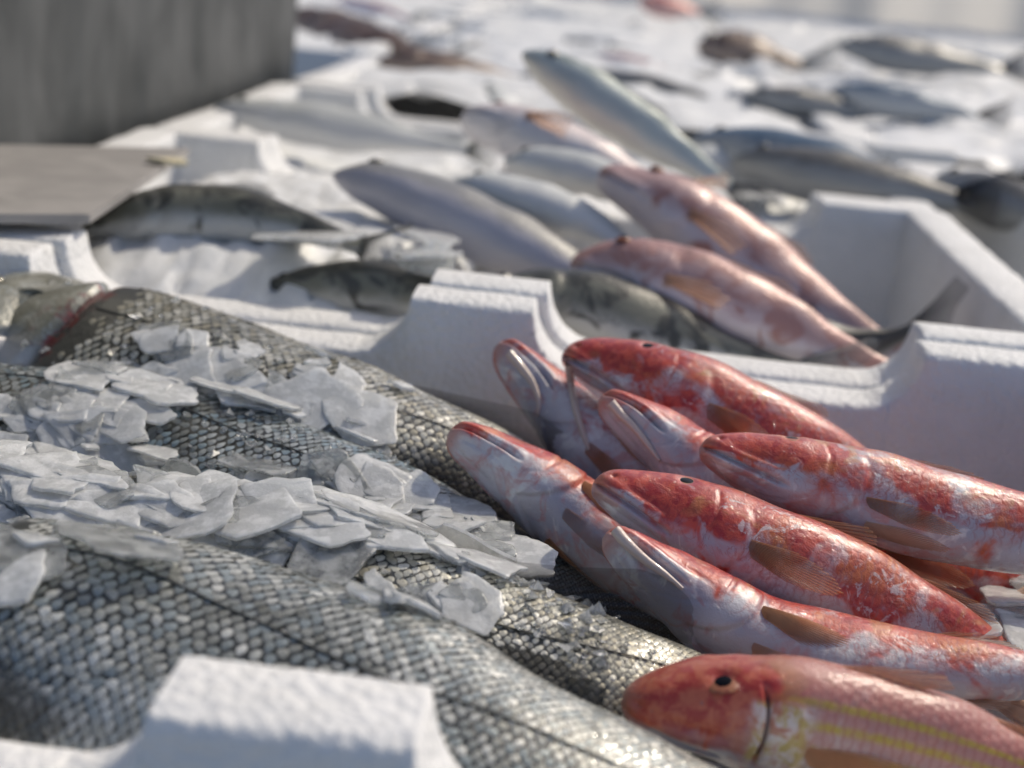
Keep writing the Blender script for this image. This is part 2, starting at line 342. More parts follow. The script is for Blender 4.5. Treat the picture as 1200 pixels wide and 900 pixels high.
class Fish:
    def __init__(s, pts, roll, D, prof, seed=0):
        C = spline(pts, 300); s.C = C; seg = np.linalg.norm(np.diff(C, axis=0), axis=1); s.a = np.concatenate([[0], np.cumsum(seg)])
        s.L = s.a[-1]; T = nrm(np.gradient(C, axis=0)); k = np.ones(21) / 21
        T = np.stack([np.convolve(np.pad(T[:, i], 10, 'edge'), k, 'valid') for i in range(3)], -1); s.T = nrm(T)
        d0 = nrm(UP - (s.T @ UP)[:, None] * s.T); sd_ = np.cross(s.T, d0)
        r = np.radians(np.interp(s.a / s.L, np.linspace(0, 1, len(np.atleast_1d(roll))), np.atleast_1d(roll)))[:, None]
        s.d = d0 * np.cos(r) + sd_ * np.sin(r); s.s = np.cross(s.T, s.d)
        s.D = D; s.pr = PROF[prof]; s.kind = prof; s.seed = seed; rs = np.random.default_rng(seed + 11)
        s.ph = rs.uniform(0, 6.28, 12); s.off = rs.uniform(-3, 3, 3)
    def at(s, A, u):
        return np.stack([np.interp(u * s.L, s.a, A[:, i]) for i in range(3)], -1)
    def rads(s, u):
        q = np.sqrt(np.clip(u, 0, 1)); X = np.sqrt(s.pr['x'])
        return [herm(X, s.pr[k], q) for k in ('top', 'bot', 'wid')]
    def local(s, u, th):
        u = np.asarray(u, float); th = np.asarray(th, float)
        top, bot, wid = s.rads(u); c, sn = np.cos(th), np.sin(th)
        hz = np.where(c > 0, top, bot) * s.D; wy = wid * s.D
        e = .92
        y = wy * np.sign(sn) * np.abs(sn) ** e; z = hz * np.sign(c) * np.abs(c) ** e
        ny, nz = sn / np.maximum(wy, 1e-5), c / np.maximum(hz, 1e-5); l = np.hypot(ny, nz) + 1e-9
        ph = np.abs((th + pi) % (2 * pi) - pi); R = s.D * .5 * (wid + .5 * (top + bot))
        d = s.disp(u, ph, th, R)
        return y + d * ny / l, z + d * nz / l
    def disp(s, u, f, th, R):
        L = s.L; p = s.ph; g = lambda x, w_: np.exp(-(x / w_) ** 2)
        d = .00028 * (np.sin(u * 23 + p[0] + 2 * np.sin(th + p[1])) + np.sin(u * 41 + p[2] + 3 * th) * .6 + np.sin(u * 11 + p[3] + 2 * th)) * sm(u, .02, .1)
        d = d * (s.D / .014)
        if s.kind == 'mullet':
            k = s.D / .0145
            me = .19; m = sm(u, .0015, .012) * (1 - sm(u, me - .05, me)); fm = pi * (.615 + .55 * u); q = (f - fm) * R
            d = d + k * m * (-.0025 * g(q, .00080) + .0006 * g(q + .0026, .0018) + .0004 * g(q - .0026, .0018))
            d = d - k * .0011 * sm(q, .0, .004) * sm(u, .002, .02) * (1 - sm(u, .10, .23))
            d = d - k * .0003 * g(q - .0052, .0009) * sm(u, .02, .04) * (1 - sm(u, .12, .16))
            d = d - k * .0003 * g((u - me) * L - .0003 + .0006 * np.abs(q) / .002, .0012) * g(q, .0036)          # end of the jaw
            d = d - k * .0003 * g((f - fm + .16 * pi) * R, .0008) * sm(u, .05, .08) * (1 - sm(u, .18, .23))       # cheek line
            sp = .222 + .022 * np.cos((f / pi - .45) * 5); d = d - k * (.0020 if s.seed == 6 else .0006) * g((u - sp) * L, .0005) * sm(f, .2 * pi, .28 * pi) * (1 - sm(f, .62 * pi, .7 * pi))
            so = .312 - .105 * ((f / pi - .5) / .5) ** 2
            x = (u - so) * L
            d = d + k * .0009 * sm(u, .14, .27) * (1 - sm(x, 0, .0007)) * sm(f, .28 * pi, .45 * pi) - k * .0002 * g(x - .0014, .0012) * sm(f, .25 * pi, .4 * pi)
            so2 = so - .03 - .05 * sm(f, .55 * pi, .8 * pi); d = d - k * .0003 * g((u - so2) * L, .0007) * sm(f, .6 * pi, .75 * pi)
            de = np.hypot((u - .165) * L, (f - .19 * pi) * R); d = d + k * (.0008 * g(de, .0058) - .0015 * g(de, .0026))
            d = d - .0008 * k * g(np.hypot((u - .03) * L, (f - .36 * pi) * R), .0009)    # nostril
        elif s.kind == 'bass':
            k = s.D / .04
            m = sm(u, .002, .012) * (1 - sm(u, .085, .1)); fm = pi * (.56 + .9 * u); q = (f - fm) * R
            d = d - k * m * .0025 * g(q, .0012)
            so = .268 - .07 * ((f / pi - .46) / .5) ** 2; x = (u - so) * L
            d = d + k * .0018 * sm(u, .14, .26) * (1 - sm(x, 0, .0016)) * sm(f, .08 * pi, .18 * pi) - k * .0016 * g(x - .003, .0028) * sm(f, .1 * pi, .2 * pi)
            sp = .185 + .02 * np.cos((f / pi - .45) * 5); d = d - k * .0007 * g((u - sp) * L, .0014) * sm(f, .2 * pi, .3 * pi)
            d = d - k * .0009 * g((f - .60 * pi) * R + .004 * np.sin(u * 30), .0016) * sm(u, .1, .15) * (1 - sm(u, .22, .26))
            d = d - k * .0015 * g((f - .72 * pi) * R, .0013) * sm(u, .07, .12) * (1 - sm(u, .19, .22))
            de = np.hypot((u - .12) * L, (f - .22 * pi) * R); d = d - k * .0006 * g(de, .006)
        return d
    def P(s, u, th):
        y, z = s.local(u, th)
        return s.at(s.C, u) + y[..., None] * s.at(s.s, u) + z[..., None] * s.at(s.d, u)
    def frame(s, u, th):
        u = np.atleast_1d(np.asarray(u, float)); th = np.atleast_1d(np.asarray(th, float))
        p = s.P(u, th); e = .004
        tu = nrm(s.P(u + e, th) - s.P(u - e, th)); tb = nrm(s.P(u, th + .03) - s.P(u, th - .03))
        n = nrm(np.cross(tu, tb)); c = s.at(s.C, u); n = np.where(((p - c) * n).sum(-1, keepdims=True) < 0, -n, n)
        return p, tu, tb, n
    def body(s, mat, parent, nu=150, nt=112, name='body'):
        u = np.linspace(0, 1, nu); u = .55 * u ** 1.9 + .45 * u; u = .6 * u + .4 * u ** 1.6
        u[0] = 1e-5
        th = np.linspace(0, 2 * pi, nt, endpoint=False)
        U, TH = np.meshgrid(u, th, indexing='ij'); V = s.P(U.ravel(), TH.ravel())
        y, z = s.local(U.ravel(), TH.ravel())
        fc = np.stack([U.ravel() * s.L, y, z], -1) + s.off
        f = np.abs((TH.ravel() + pi) % (2 * pi) - pi)
        top, bot, wid = s.rads(U.ravel()); R = s.D * .5 * (wid + .5 * (top + bot))
        sv = np.stack([U.ravel(), f / pi, ((TH.ravel() + pi) % (2 * pi) - pi) * np.maximum(R, s.D * .6)], -1)
        Q = gridq(nu, nt, True)
        V = np.vstack([V, s.at(s.C, np.array([1.0])) ]); fc = np.vstack([fc, fc[-1:]]); sv = np.vstack([sv, sv[-1:]])
        me = mesh_np(name, V, Q, mat, attrs={'fc': fc, 'sv': sv})
        s.bvh_v, s.bvh_q = V, Q
        return obj(name, me, parent)
    def fin(s, name, parent, mat, b0, b1, d0, d1, ln, nr=12, th=.0004, curl=0., m=9, mid=None):
        """fan of rays from base b0 to b1 ((s, theta) on the body); directions in (along, out, around)"""
        w_ = np.linspace(0, 1, nr * 4 + 1); l = np.interp(w_, np.linspace(0, 1, len(ln)), ln)
        bu = b0[0] + (b1[0] - b0[0]) * w_; bt = b0[1] + (b1[1] - b0[1]) * w_
        p, tu, tb, n = s.frame(bu, bt)
        dd = np.asarray(d0)[None] * (1 - w_[:, None]) + np.asarray(d1)[None] * w_[:, None]; dd = nrm(dd)
        if mid is not None: pass
        D3 = dd[:, :1] * tu + dd[:, 1:2] * n + dd[:, 2:] * tb
        r = np.linspace(-.04, 1, m)
        ser = l * (1 - .02 * (.5 + .5 * np.cos(w_ * nr * 2 * pi)))
        V = p[:, None] + D3[:, None] * (ser[:, None] * r[None])[..., None] + n[:, None] * (curl * l[:, None] * r[None] ** 2)[..., None]
        rip = .00035 * np.cos(w_ * nr * 2 * pi)[:, None] * (1 - .4 * np.abs(r))[None]
        fnorm = nrm(np.cross(D3, np.gradient(p, axis=0) + 1e-9)); V = V + fnorm[:, None] * rip[..., None]
        tk = th * (1 - .85 * np.clip(r, 0, 1))
        nv = len(w_); fv = np.stack([np.repeat(w_ * nr, m), np.tile(r, nv), np.zeros(nv * m)], -1)
        V = (V + fnorm[:, None] * (tk[None, :, None] * np.cos(w_ * nr * 2 * pi)[:, None, None])).reshape(-1, 3)
        me = mesh_np(name, V, gridq(nv, m), mat, attrs={'fv': fv, 'fc': V + s.off})
        return obj(name, me, parent)
    def eye(s, parent, u, th, r, iris='iris', pupil=.62, bulge=.45):
        p, tu, tb, n = [x[0] for x in s.frame([u], [th])]
        R = Matrix([[tu[i], tb[i], n[i]] for i in range(3)])
        def dome(rr, hh, z0):
            a = np.linspace(0, pi / 2, 9); b = np.linspace(0, 2 * pi, 24, endpoint=False)
            V = np.array([[rr * math.cos(q) * math.cos(t), rr * math.cos(q) * math.sin(t), z0 + hh * math.sin(q)] for q in a for t in b])
            return V @ np.array([tu, tb, n]) + p, gridq(9, 24, True)
        V, Q = dome(r, r * bulge, -r * .02); e = obj('eye', mesh_np('eye', V, Q, iris), parent)
        V, Q = dome(r * pupil, r * bulge * .62, -r * .02 + r * bulge * .50); obj('pupil', mesh_np('pupil', V, Q, 'pupil'), e)

ALLB = []       # (verts, quads) of bodies, used to lay ice and barbels on them
def bvh_of(lst):
    V, Q, k = [], [], 0
    for v, q in lst: V.append(v); Q.append(q + k); k += len(v)
    V = np.vstack(V); Q = np.vstack(Q)
    return BVHTree.FromPolygons([tuple(x) for x in V.tolist()], [tuple(x) for x in Q.tolist()])

# ------------------------------------------------------------------ table, boxes
def slab(name, x0, x1, y0, y1, z0, z1, mat, nx=2, ny=2):
    V = [(x, y, z) for z in (z0, z1) for y in (y0, y1) for x in (x0, x1)]
    Q = [(0, 2, 3, 1), (4, 5, 7, 6), (0, 1, 5, 4), (2, 6, 7, 3), (0, 4, 6, 2), (1, 3, 7, 5)]
    return obj(name, mesh_np(name, V, Q, mat, False))
tag(slab('stall_table', -2.6, 2.6, -.2, 5.2, -.20, -.149, 'table'), kind='structure')
tag(slab('market_ground', -60, 60, -20, 120, -1.05, -1.0, 'ground'), kind='structure')

BX, BY, BW, BD, TH_, LUG, BH = -.042, .238, .5125, .370, .0275, .0235, .146
PX, PYY = .515, .372
def box_mesh(seed=1):
    r = .022; W, D = BW / 2, BD / 2
    # perimeter samples on the outer rounded rectangle
    segs = []
    def lin(a, b, n, vert):
        return [(t, vert) for t in np.linspace(a, b, n)]
    pts = []; nrmls = []; hh = []
    def height_x(x):       # sides that run along x : corner lugs and a middle lug
        a = abs(x); d = np.where(a < .09, a - .0245, (W - .080) - a)
        rr = .021; t = np.clip(d / rr, 0, 1)
        return -LUG * np.sqrt(np.clip(1 - (1 - t) ** 2, 0, 1))
    def height_y(y):
        return -.0015 * np.cos(y * 9)
    xs = np.unique(np.concatenate([np.linspace(-W + r, W - r, 150)] + [c + np.linspace(-.0015, .023, 26) * sgn for c, sgn in ((.0245, 1), (-.0245, -1), (W - .080, -1), (-W + .080, 1))]))
    ys = np.unique(np.concatenate([np.linspace(-D + r, D - r, 110)] + [c + np.linspace(-.0015, .023, 26) * sgn for c, sgn in ((D - .070, -1), (-D + .070, 1))]))
    def add(x, y, nx, ny, h): pts.append((x, y)); nrmls.append((nx, ny)); hh.append(h)
    def corner(cx, cy, a0):
        for a in np.linspace(a0, a0 + pi / 2, 9)[1:-1]: add(cx + r * math.cos(a), cy + r * math.sin(a), math.cos(a), math.sin(a), 0)
    for x in xs: add(x, -D, 0, -1, float(height_x(x)))
    corner(W - r, -D + r, -pi / 2)
    for y in ys: add(W, y, 1, 0, float(height_y(y)))
    corner(W - r, D - r, 0)
    for x in xs[::-1]: add(x, D, 0, 1, float(height_x(x)))
    corner(-W + r, D - r, pi / 2)
    for y in ys[::-1]: add(-W, y, -1, 0, float(height_y(y)))
    corner(-W + r, -D + r, pi)
    P_ = np.array(pts); N_ = np.array(nrmls); h = np.array(hh); n = len(P_); be = .0028
    # cross-section: (inset, z relative to top or absolute bottom)
    sec = [(.006, None, -BH), (.0, None, -BH + .006), (0, -.045, None), (0, -.02, None), (0, -be, None), (be * .3, -be * .3, None), (be, 0, None), (TH_ * .33, .0004, None), (TH_ * .66, .0004, None),
           (TH_ - be, 0, None), (TH_ - be * .3, -be * .3, None), (TH_, -be, None), (TH_ + .001, -.02, None), (TH_ + .002, -.05, None), (TH_ + .005, None, -BH + .03), (TH_ + .012, None, -BH + .022)]
    rs = np.random.default_rng(seed); rows = []
    for ins, zt, za in sec:
        z = (h + zt) if za is None else np.full(n, za)
        j = rs.normal(0, 1, (n,)); j = np.convolve(np.pad(j, 2, 'wrap'), np.ones(5) / 5, 'valid')
        jj = .00035 if za is None else 0
        xy = P_ - N_ * (ins + jj * j)[:, None]
        rows.append(np.column_stack([xy, z + jj * .8 * np.roll(j, 7)]))
    V = np.stack(rows, 1); k = len(sec)         # (n, k, 3)
    V = V.reshape(-1, 3); i = np.arange(n); i2 = (i + 1) % n
    Q = np.concatenate([np.stack([i * k + a, i2 * k + a, i2 * k + a + 1, i * k + a + 1], -1) for a in range(k - 1)])
    # floors: fan strips to a centre line (inner and under side)
    c0 = len(V); V = np.vstack([V, [[0, 0, -BH + .022]], [[0, 0, -BH]]])
    T1 = np.stack([i * k + k - 1, i2 * k + k - 1, np.full(n, c0), np.full(n, c0)], -1); T2 = np.stack([i2 * k, i * k, np.full(n, c0 + 1), np.full(n, c0 + 1)], -1)
    F3 = [tuple(q) for q in Q.tolist()] + [tuple(t[:3]) for t in T1.tolist()] + [tuple(t[:3]) for t in T2.tolist()]
    me = bpy.data.meshes.new('foam_box'); me.from_pydata(V.tolist(), [], F3); me.update()
    me.polygons.foreach_set('use_smooth', np.ones(len(me.polygons), bool)); me.materials.append(M['foam']); return me
boxme = box_mesh(); boxme2 = box_mesh(5)
def box(cx, cy, label, z=0., rz=0., me=None, group=None):
    o = obj('foam_box', me or random.choice((boxme, boxme2))); o.location = (cx, cy, z); o.rotation_euler = (0, 0, rz)
    return tag(o, label, 'fish box', group)
def cell(i, j): return BX + i * PX, BY + BD / 2 + .001 + j * PYY
box(cell(0, 0)[0] - .004, cell(0, 0)[1], 'white foam box holding the ice-strewn sea bass and the heap of red mullet', me=boxme)
box(*cell(0, 1), 'white foam box of pink fish and iced bass beside the zinc panel', .001, me=boxme2)
box(*cell(0, 2), 'white foam box behind the pink fish box, silver and blue-backed fish on its ice', -.001)

def heap(name, cx, cy, w, d, z, amp, label, seed, rz=0., n=(64, 46), mat='ice_heap', cells=420, dome=0.):
    rs = np.random.default_rng(seed); x = np.linspace(-w / 2, w / 2, n[0]); y = np.linspace(-d / 2, d / 2, n[1])
    X, Y = np.meshgrid(x, y, indexing='ij'); p = np.stack([X.ravel(), Y.ravel()], -1)
    c = rs.uniform(-.5, .5, (cells, 2)) * [w, d]; hgt = rs.uniform(-1, 1, cells); sl = rs.normal(0, .12, (cells, 2))
    k = ((p[:, None] - c[None]) ** 2).sum(-1).argmin(1); dz = hgt[k] * amp + ((p - c[k]) * sl[k]).sum(-1)
    dz += amp * 1.2 * np.sin(p[:, 0] * 31 + seed) * np.cos(p[:, 1] * 27 + seed * 2)
    dz += dome * (1 - (2 * p[:, 0] / w) ** 4) * (1 - (2 * p[:, 1] / d) ** 4)
    V = np.column_stack([p, dz]); V = np.vstack([V, [[-w/2, -d/2, -.06], [w/2, -d/2, -.06], [w/2, d/2, -.06], [-w/2, d/2, -.06]]])
    o = obj(name, mesh_np(name, V, gridq(*n), mat, True)); o.location = (cx, cy, z); o.rotation_euler = (0, 0, rz)
    return tag(o, label, 'ice', kind='stuff')
cx, cy = cell(0, 0)
heap('crushed_ice', cx, cy, BW - .062, BD - .062, -.078, .004, 'bed of crushed ice under the sea bass and red mullet', 3)

# ------------------------------------------------------------------ sea bass
bass_spec = [
  # dorsal edge as (pixel x, pixel y, height), rolls, half depth, scales, label, scales around
  ([(-480, 690, -.032), (-330, 645, -.029), (-170, 632, -.027), (0, 642, -.026), (150, 655, -.026), (300, 686, -.027), (450, 732, -.028), (560, 774, -.029), (740, 850, -.034), (880, 912, -.044), (1060, 985, -.058), (1240, 1050, -.07)], [-70, -68, -64], .042, 'scale_c', 'large blue-grey sea bass lying just behind the single front foam lug', 54),
  ([(-420, 600, -.036), (-290, 562, -.032), (-150, 552, -.030), (0, 560, -.030), (150, 576, -.030), (350, 612, -.030), (480, 650, -.030), (600, 690, -.032), (720, 730, -.036), (840, 775, -.046), (1000, 850, -.062), (1100, 900, -.070)], [-64, -62, -58], .037, 'scale_a', 'olive-silver sea bass with its tail end under the yellow-striped mullet', 46),
  ([(-460, 490, -.040), (-300, 452, -.036), (-80, 440, -.034), (60, 452, -.034), (200, 472, -.034), (300, 492, -.034), (450, 548, -.036), (600, 612, -.044), (750, 690, -.060), (950, 790, -.075)], [-66, -68, -66], .036, 'scale_b', 'sea bass mostly buried under the band of flake ice, bluish scales in gaps', 44),
  ([(-85, 405, -.022), (-55, 370, -.019), (-10, 342, -.016), (60, 337, -.015), (140, 352, -.015), (250, 382, -.017), (450, 448, -.023), (600, 508, -.033), (780, 612, -.052), (980, 730, -.075)], [-56, -60, -64], .042, 'scale_a', 'sea bass with head, eye and red gill slit showing against the foam box rim', 46),
]
def unit_scale(name, mat):
    n = 12; a = np.linspace(0, 2 * pi, n, endpoint=False)
    rx = np.where(np.cos(a) > 0, .60, .50); x = rx * np.cos(a); y = .55 * np.sin(a)
    out = np.stack([x, y, -.05 * y * y * 4 - .012], -1); inn = np.stack([x * .70, y * .70, -.05 * y * y * 2 + .012 + 0 * x], -1)
    V = np.vstack([out, inn, [[0, 0, .02]]]); f = []
    for i in range(n):
        j = (i + 1) % n; f += [(i, j, n + j), (i, n + j, n + i), (n + i, n + j, 2 * n)]
    return V, np.array(f)
SV, SF = unit_scale('scale', None)
SRIM = np.array([[1., 0, 0]] * 12 + [[0., 0, 0]] * 13)
scale_me = {k: mesh_np('scale', SV, SF, k, attrs={'rim': SRIM}) for k in ('scale_a', 'scale_b', 'scale_c')}
bassF = []
for bi, (pp, rolls, D, smat, label, nj) in enumerate(bass_spec):
    E_ = spline([PZ(*q) for q in pp], 60); cum = np.concatenate([[0], np.cumsum(np.linalg.norm(np.diff(E_, axis=0), axis=1))]); cum /= cum[-1]
    tE = nrm(np.gradient(E_, axis=0)); rr = np.radians(np.interp(cum, np.linspace(0, 1, len(rolls)), rolls))
    d0 = nrm(UP - (tE @ UP)[:, None] * tE); sd2 = np.cross(tE, d0); dd = d0 * np.cos(rr)[:, None] + sd2 * np.sin(rr)[:, None]
    tp = herm(np.sqrt(PROF['bass']['x']), PROF['bass']['top'], np.sqrt(cum))
    pts = (E_ - dd * (D * tp)[:, None])[::4]
    f = Fish(pts, rolls, D, 'bass', 40 + bi); bassF.append(f)
    root = empty('sea_bass', tuple(pts[0] - [0, 0, D * .6])); tag(root, label, 'fish', 'sea bass lying side by side in the front box')
    if bi == 0: first_bass = root
    f.body('bass' if bi == 3 else 'bass_plain', root, 170, 120); ALLB.append((f.bvh_v, f.bvh_q))
    # scales
    u = .272; us = []
    while u < .985:
        top, bot, wid = f.rads(np.array([u])); R = D * .5 * (wid[0] + .5 * (top[0] + bot[0])); pitch = 2 * pi * R / nj
        us.append((u, pitch)); u += pitch * .5 * .92 / f.L
    UU, TT, PP = [], [], []
    for i, (u, pitch) in enumerate(us):
        t = (np.arange(nj) + .5 * (i % 2)) / nj * 2 * pi
        UU.append(np.full(nj, u)); TT.append(t); PP.append(np.full(nj, pitch))
    UU, TT, PP = map(np.concatenate, (UU, TT, PP))
    ff = np.abs((TT + pi) % (2 * pi) - pi)
    so = .285 - .07 * ((ff / pi - .46) / .5) ** 2; keep = UU > so + .012 + (.03 if bi == 3 else 0) * rng.random(len(UU)); UU, TT, PP = UU[keep], TT[keep], PP[keep]
    p, tu, tb, n = f.frame(UU, TT); tocam = nrm(CAM - p)
    keep = (n[:, 2] > -.35); p, tu, tb, n, PP, tocam = [a[keep] for a in (p, tu, tb, n, PP, tocam)]
    k = len(p); tilt = rng.normal(.12, .05, k); tl2 = rng.normal(0, .06, k)
    n2 = nrm(n - tu * tilt[:, None] + tb * tl2[:, None]); x2 = nrm(tu - (tu * n2).sum(-1, keepdims=True) * n2); y2 = np.cross(n2, x2)
    sx = PP * 1.0 * rng.uniform(.92, 1.06, k); sy = PP * .97 * rng.uniform(.94, 1.05, k); sz = PP * 1.0
    pr = np.array([proj(q) for q in p]); vis = (n * tocam).sum(-1)
    inlug = (pr[:, 0] > 140) & (pr[:, 0] < 500) & (pr[:, 1] > 775)
    score = PP / pr[:, 2] * np.clip(vis, 0, 1) * (pr[:, 0] > 0) * (pr[:, 0] < 1000) * (pr[:, 1] < 900) * (~inlug)
    order = np.argsort(-score); single = order[:300]; rest = order[300:]
    for q in single:
        o = bpy.data.objects.new('scale', scale_me[smat]); col.objects.link(o); o.parent = root
        o.matrix_parent_inverse = root.matrix_world.inverted()
        o.matrix_world = Matrix([[x2[q][a] * sx[q], y2[q][a] * sy[q], n2[q][a] * sz[q], p[q][a]] for a in range(3)] + [[0, 0, 0, 1]])
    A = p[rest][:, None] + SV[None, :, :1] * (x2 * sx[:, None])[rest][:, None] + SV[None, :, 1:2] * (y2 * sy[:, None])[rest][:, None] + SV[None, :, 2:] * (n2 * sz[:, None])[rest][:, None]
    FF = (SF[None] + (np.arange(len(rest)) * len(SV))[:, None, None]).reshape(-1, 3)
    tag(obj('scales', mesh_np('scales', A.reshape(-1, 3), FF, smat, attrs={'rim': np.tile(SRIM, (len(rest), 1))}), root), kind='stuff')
    # lateral line, fins, eye
    for sgn in (1, -1):
        uu = np.linspace(.29, .97, 60); tt = sgn * (.40 + .06 * sm(uu, .3, .6)) * pi
        pL, _, _, nL = f.frame(uu, np.broadcast_to(tt, uu.shape))
        if nL[20, 2] > 0: tube('lateral_line', pL + nL * .0004, [.00028, .0002], 'line', root, 6, 1)
    up_side = 1 if f.frame([.4], [pi / 2])[3][0, 2] > 0 else -1
    if bi == 0: f.fin('pectoral_fin', root, 'fin_dark', (.27, up_side * .66 * pi), (.27, up_side * .80 * pi), (1, .05, -.06), (1, .05, .06), [.02, .040, .044, .036, .02], 14, .0005, -.03)
    f.fin('dorsal_fin', root, 'fin_dark', (.34, .0), (.54, .0), (.97, .12, 0), (.97, .1, 0), [.01, .028, .024, .012], 9, .0006)
    if bi: f.fin('dorsal_fin', root, 'fin_dark', (.60, up_side * .02), (.78, up_side * .02), (.92, .25, up_side * .35), (.95, .15, up_side * .22), [.012, .042, .036, .018], 12, .0006)
    f.fin('anal_fin', root, 'fin_grey', (.66, pi), (.78, pi), (.95, .2, 0), (.97, .1, 0), [.01, .03, .025, .015], 10, .0006)
    f.fin('tail_fin', root, 'fin_grey', (.985, 0.02), (.985, pi - .02), (1, .3, 0), (1, .3, 0), [.05, .052, .04, .034, .04, .052, .05], 18, .0008)
    f.eye(root, .12, up_side * .22 * pi, .0062, 'iris_grey', .62, .42)
    if bi == 3:
        th = up_side * np.linspace(.18, .62, 14) * pi; so = .274 - .07 * ((np.abs(th) / pi - .46) / .5) ** 2
        pg, _, _, ng = f.frame(so, th)
        tube('gill_slit', pg - ng * .0010, [.0006, .0014, .0018, .0014, .0006], 'blood', root, 10, 2)

lo = spline([PZ(535, 752, -.0265), PZ(620, 790, -.0275), PZ(705, 832, -.029)], 33); hi = spline([PZ(550, 748, -.0250), PZ(640, 768, -.0215), PZ(712, 808, -.0245)], 33)
t_ = np.linspace(0, 1, 7)[None, :, None]; G = lo[:, None] * (1 - t_) + hi[:, None] * t_; G[:, :, 2] += .0005 * np.cos(np.arange(33) * pi / 2)[:, None]
fv = np.stack([np.repeat(np.arange(33) / 4., 7), np.tile(np.linspace(0, .05, 7), 33), np.zeros(231)], -1)
obj('dorsal_fin', mesh_np('dorsal_fin', G.reshape(-1, 3), gridq(33, 7), 'fin_dark', attrs={'fv': fv, 'fc': G.reshape(-1, 3)}), first_bass)
# ------------------------------------------------------------------ red mullet
mul = [
 # name key, points (px, py, Y), roll, half depth, material, label
 ('M1', [(583, 403, .548), (645, 470, .540), (720, 545, .520), (850, 670, .495), (990, 800, .46)], [-92, -85], .0150, 'mullet_pale', 'pale-chinned red mullet leaning on the foam lug, crossed by a hanging barbel', {}),
 ('M2', [(659, 416, .535), (725, 438, .530), (820, 478, .520), (950, 548, .512), (1110, 635, .50), (1190, 680, .49)], [-32, -30, -35], .0168, 'mullet_red', 'red mullet with black eye on top and one long barbel hanging from its chin', {}),
 ('M3', [(703, 466, .490), (765, 508, .487), (850, 575, .475), (980, 680, .455), (1130, 790, .44)], [-80, -75], .0132, 'mullet_pale', 'red mullet with pale barbel folded along its chin, wedged beneath the long-barbelled one', {}),
 ('M4', [(820, 524, .455), (900, 553, .453), (1010, 582, .450), (1130, 612, .446), (1280, 645, .44), (1440, 675, .437)], [-43, -46, -46], .0142, 'mullet', 'red mullet with frowning lips and fanned orange fins lying on top of the heap', {}),
 ('M5', [(695, 566, .432), (780, 606, .430), (900, 656, .424), (1030, 712, .418), (1150, 770, .412), (1270, 830, .405)], [-38, -36, -34], .0152, 'mullet_red', 'red mullet with orange belly fins and marbled red flank under the topmost one', {}),
 ('M6', [(709, 626, .402), (780, 680, .400), (880, 745, .394), (1000, 776, .388), (1160, 790, .382), (1340, 800, .38)], [-78, -75, -60, -60], .0128, 'mullet_pale', 'curved pale-bellied red mullet with barbel along its jaw, between two redder ones', {}),
 ('M7', [(728, 822, .336), (815, 828, .336), (945, 850, .336), (1110, 892, .334), (1390, 980, .330)], [-4, -5, -5], .0150, 'mullet_stripe', 'red mullet with yellow stripes along its scaly flank and open black eye', {}),
 ('M8', [(526, 506, .466), (600, 552, .464), (690, 618, .456), (830, 720, .44), (960, 810, .42)], [-88, -85], .0140, 'mullet_red', 'red mullet poking chin first over the flake ice and sea bass', {}),
 ('M9', [(900, 610, .478), (1000, 640, .474), (1100, 672, .470), (1220, 690, .465), (1330, 700, .46)], [-40, -40], .0125, 'mullet_red', 'red mullet buried beneath the topmost one, only barred flank and tail showing', {}),
 ('M10', [(780, 640, .47), (880, 690, .468), (1000, 735, .462), (1090, 742, .455), (1150, 738, .45)], [-60, -60], .0120, 'mullet', 'red mullet deep in the heap with translucent tail fin lying on the ice', {}),
]
MF, MR = {}, {}
for i, (key, pp, rolls, D, mat, label, _) in enumerate(mul):
    f = Fish([PY(*q) for q in pp], rolls, D, 'mullet', i); MF[key] = f
    if key == 'M7': f.pr = PROF['mullet_long']
    root = empty('red_mullet', tuple(f.at(f.C, np.array([.4]))[0] - [0, 0, D])); MR[key] = root
    tag(root, label, 'fish', 'red mullet heaped in the front box')
    f.body(mat, root, 170, 128); ALLB.append((f.bvh_v, f.bvh_q))
    for sg in (1, -1):
        f.eye(root, .165, sg * (.22 if key == 'M7' else .19) * pi, .0040 * min(D, .0145) / .0142, 'iris', .62, .20)
        q = {'M4': (.62, .70)}.get(key, (.50, .60))
        f.fin('pectoral_fin', root, 'fin', (.325, sg * q[0] * pi), (.335, sg * q[1] * pi), (1, .035, -.09), (1, .03, .20), np.array([.012, .019, .025, .028, .025, .018, .011]) * (1.25 if key == 'M7' else 1), 17, .00018, -.07)
        f.fin('pelvic_fin', root, 'fin_pale' if key in ('M4', 'M6', 'M8') else 'fin', (.335, sg * .80 * pi), (.34, sg * .90 * pi), (1, .035, -.10), (1, .03, .14), [.012, .020, .025, .024, .018, .011], 13, .00018, -.07)
    f.fin('dorsal_fin', root, 'fin', (.36, 0), (.50, 0), (.95, .25, .0), (.95, .2, 0), [.006, .018, .014, .007], 7, .0004)
    f.fin('dorsal_fin', root, 'fin', (.63, 0), (.76, 0), (.9, .3, 0), (.95, .2, 0), [.006, .013, .011, .007], 8, .0004)
    f.fin('anal_fin', root, 'fin_pale', (.64, pi), (.73, pi), (.95, .28, 0), (.97, .15, 0), [.006, .013, .011, .007], 7, .0004)
    f.fin('tail_fin', root, 'fin_pale', (.985, 0.03), (.985, pi - .03), (1, .62, 0), (1, .62, 0), [.026, .029, .020, .014, .020, .029, .026], 16, .0005)
BV = bvh_of(ALLB[len(bass_spec):])
def cast(px, py, lift=.0007):
    d = ray(px, py); h = BV.ray_cast(Vector(CAM), Vector(d))
    return (np.array(h[0]) - d * lift) if h[0] is not None else None
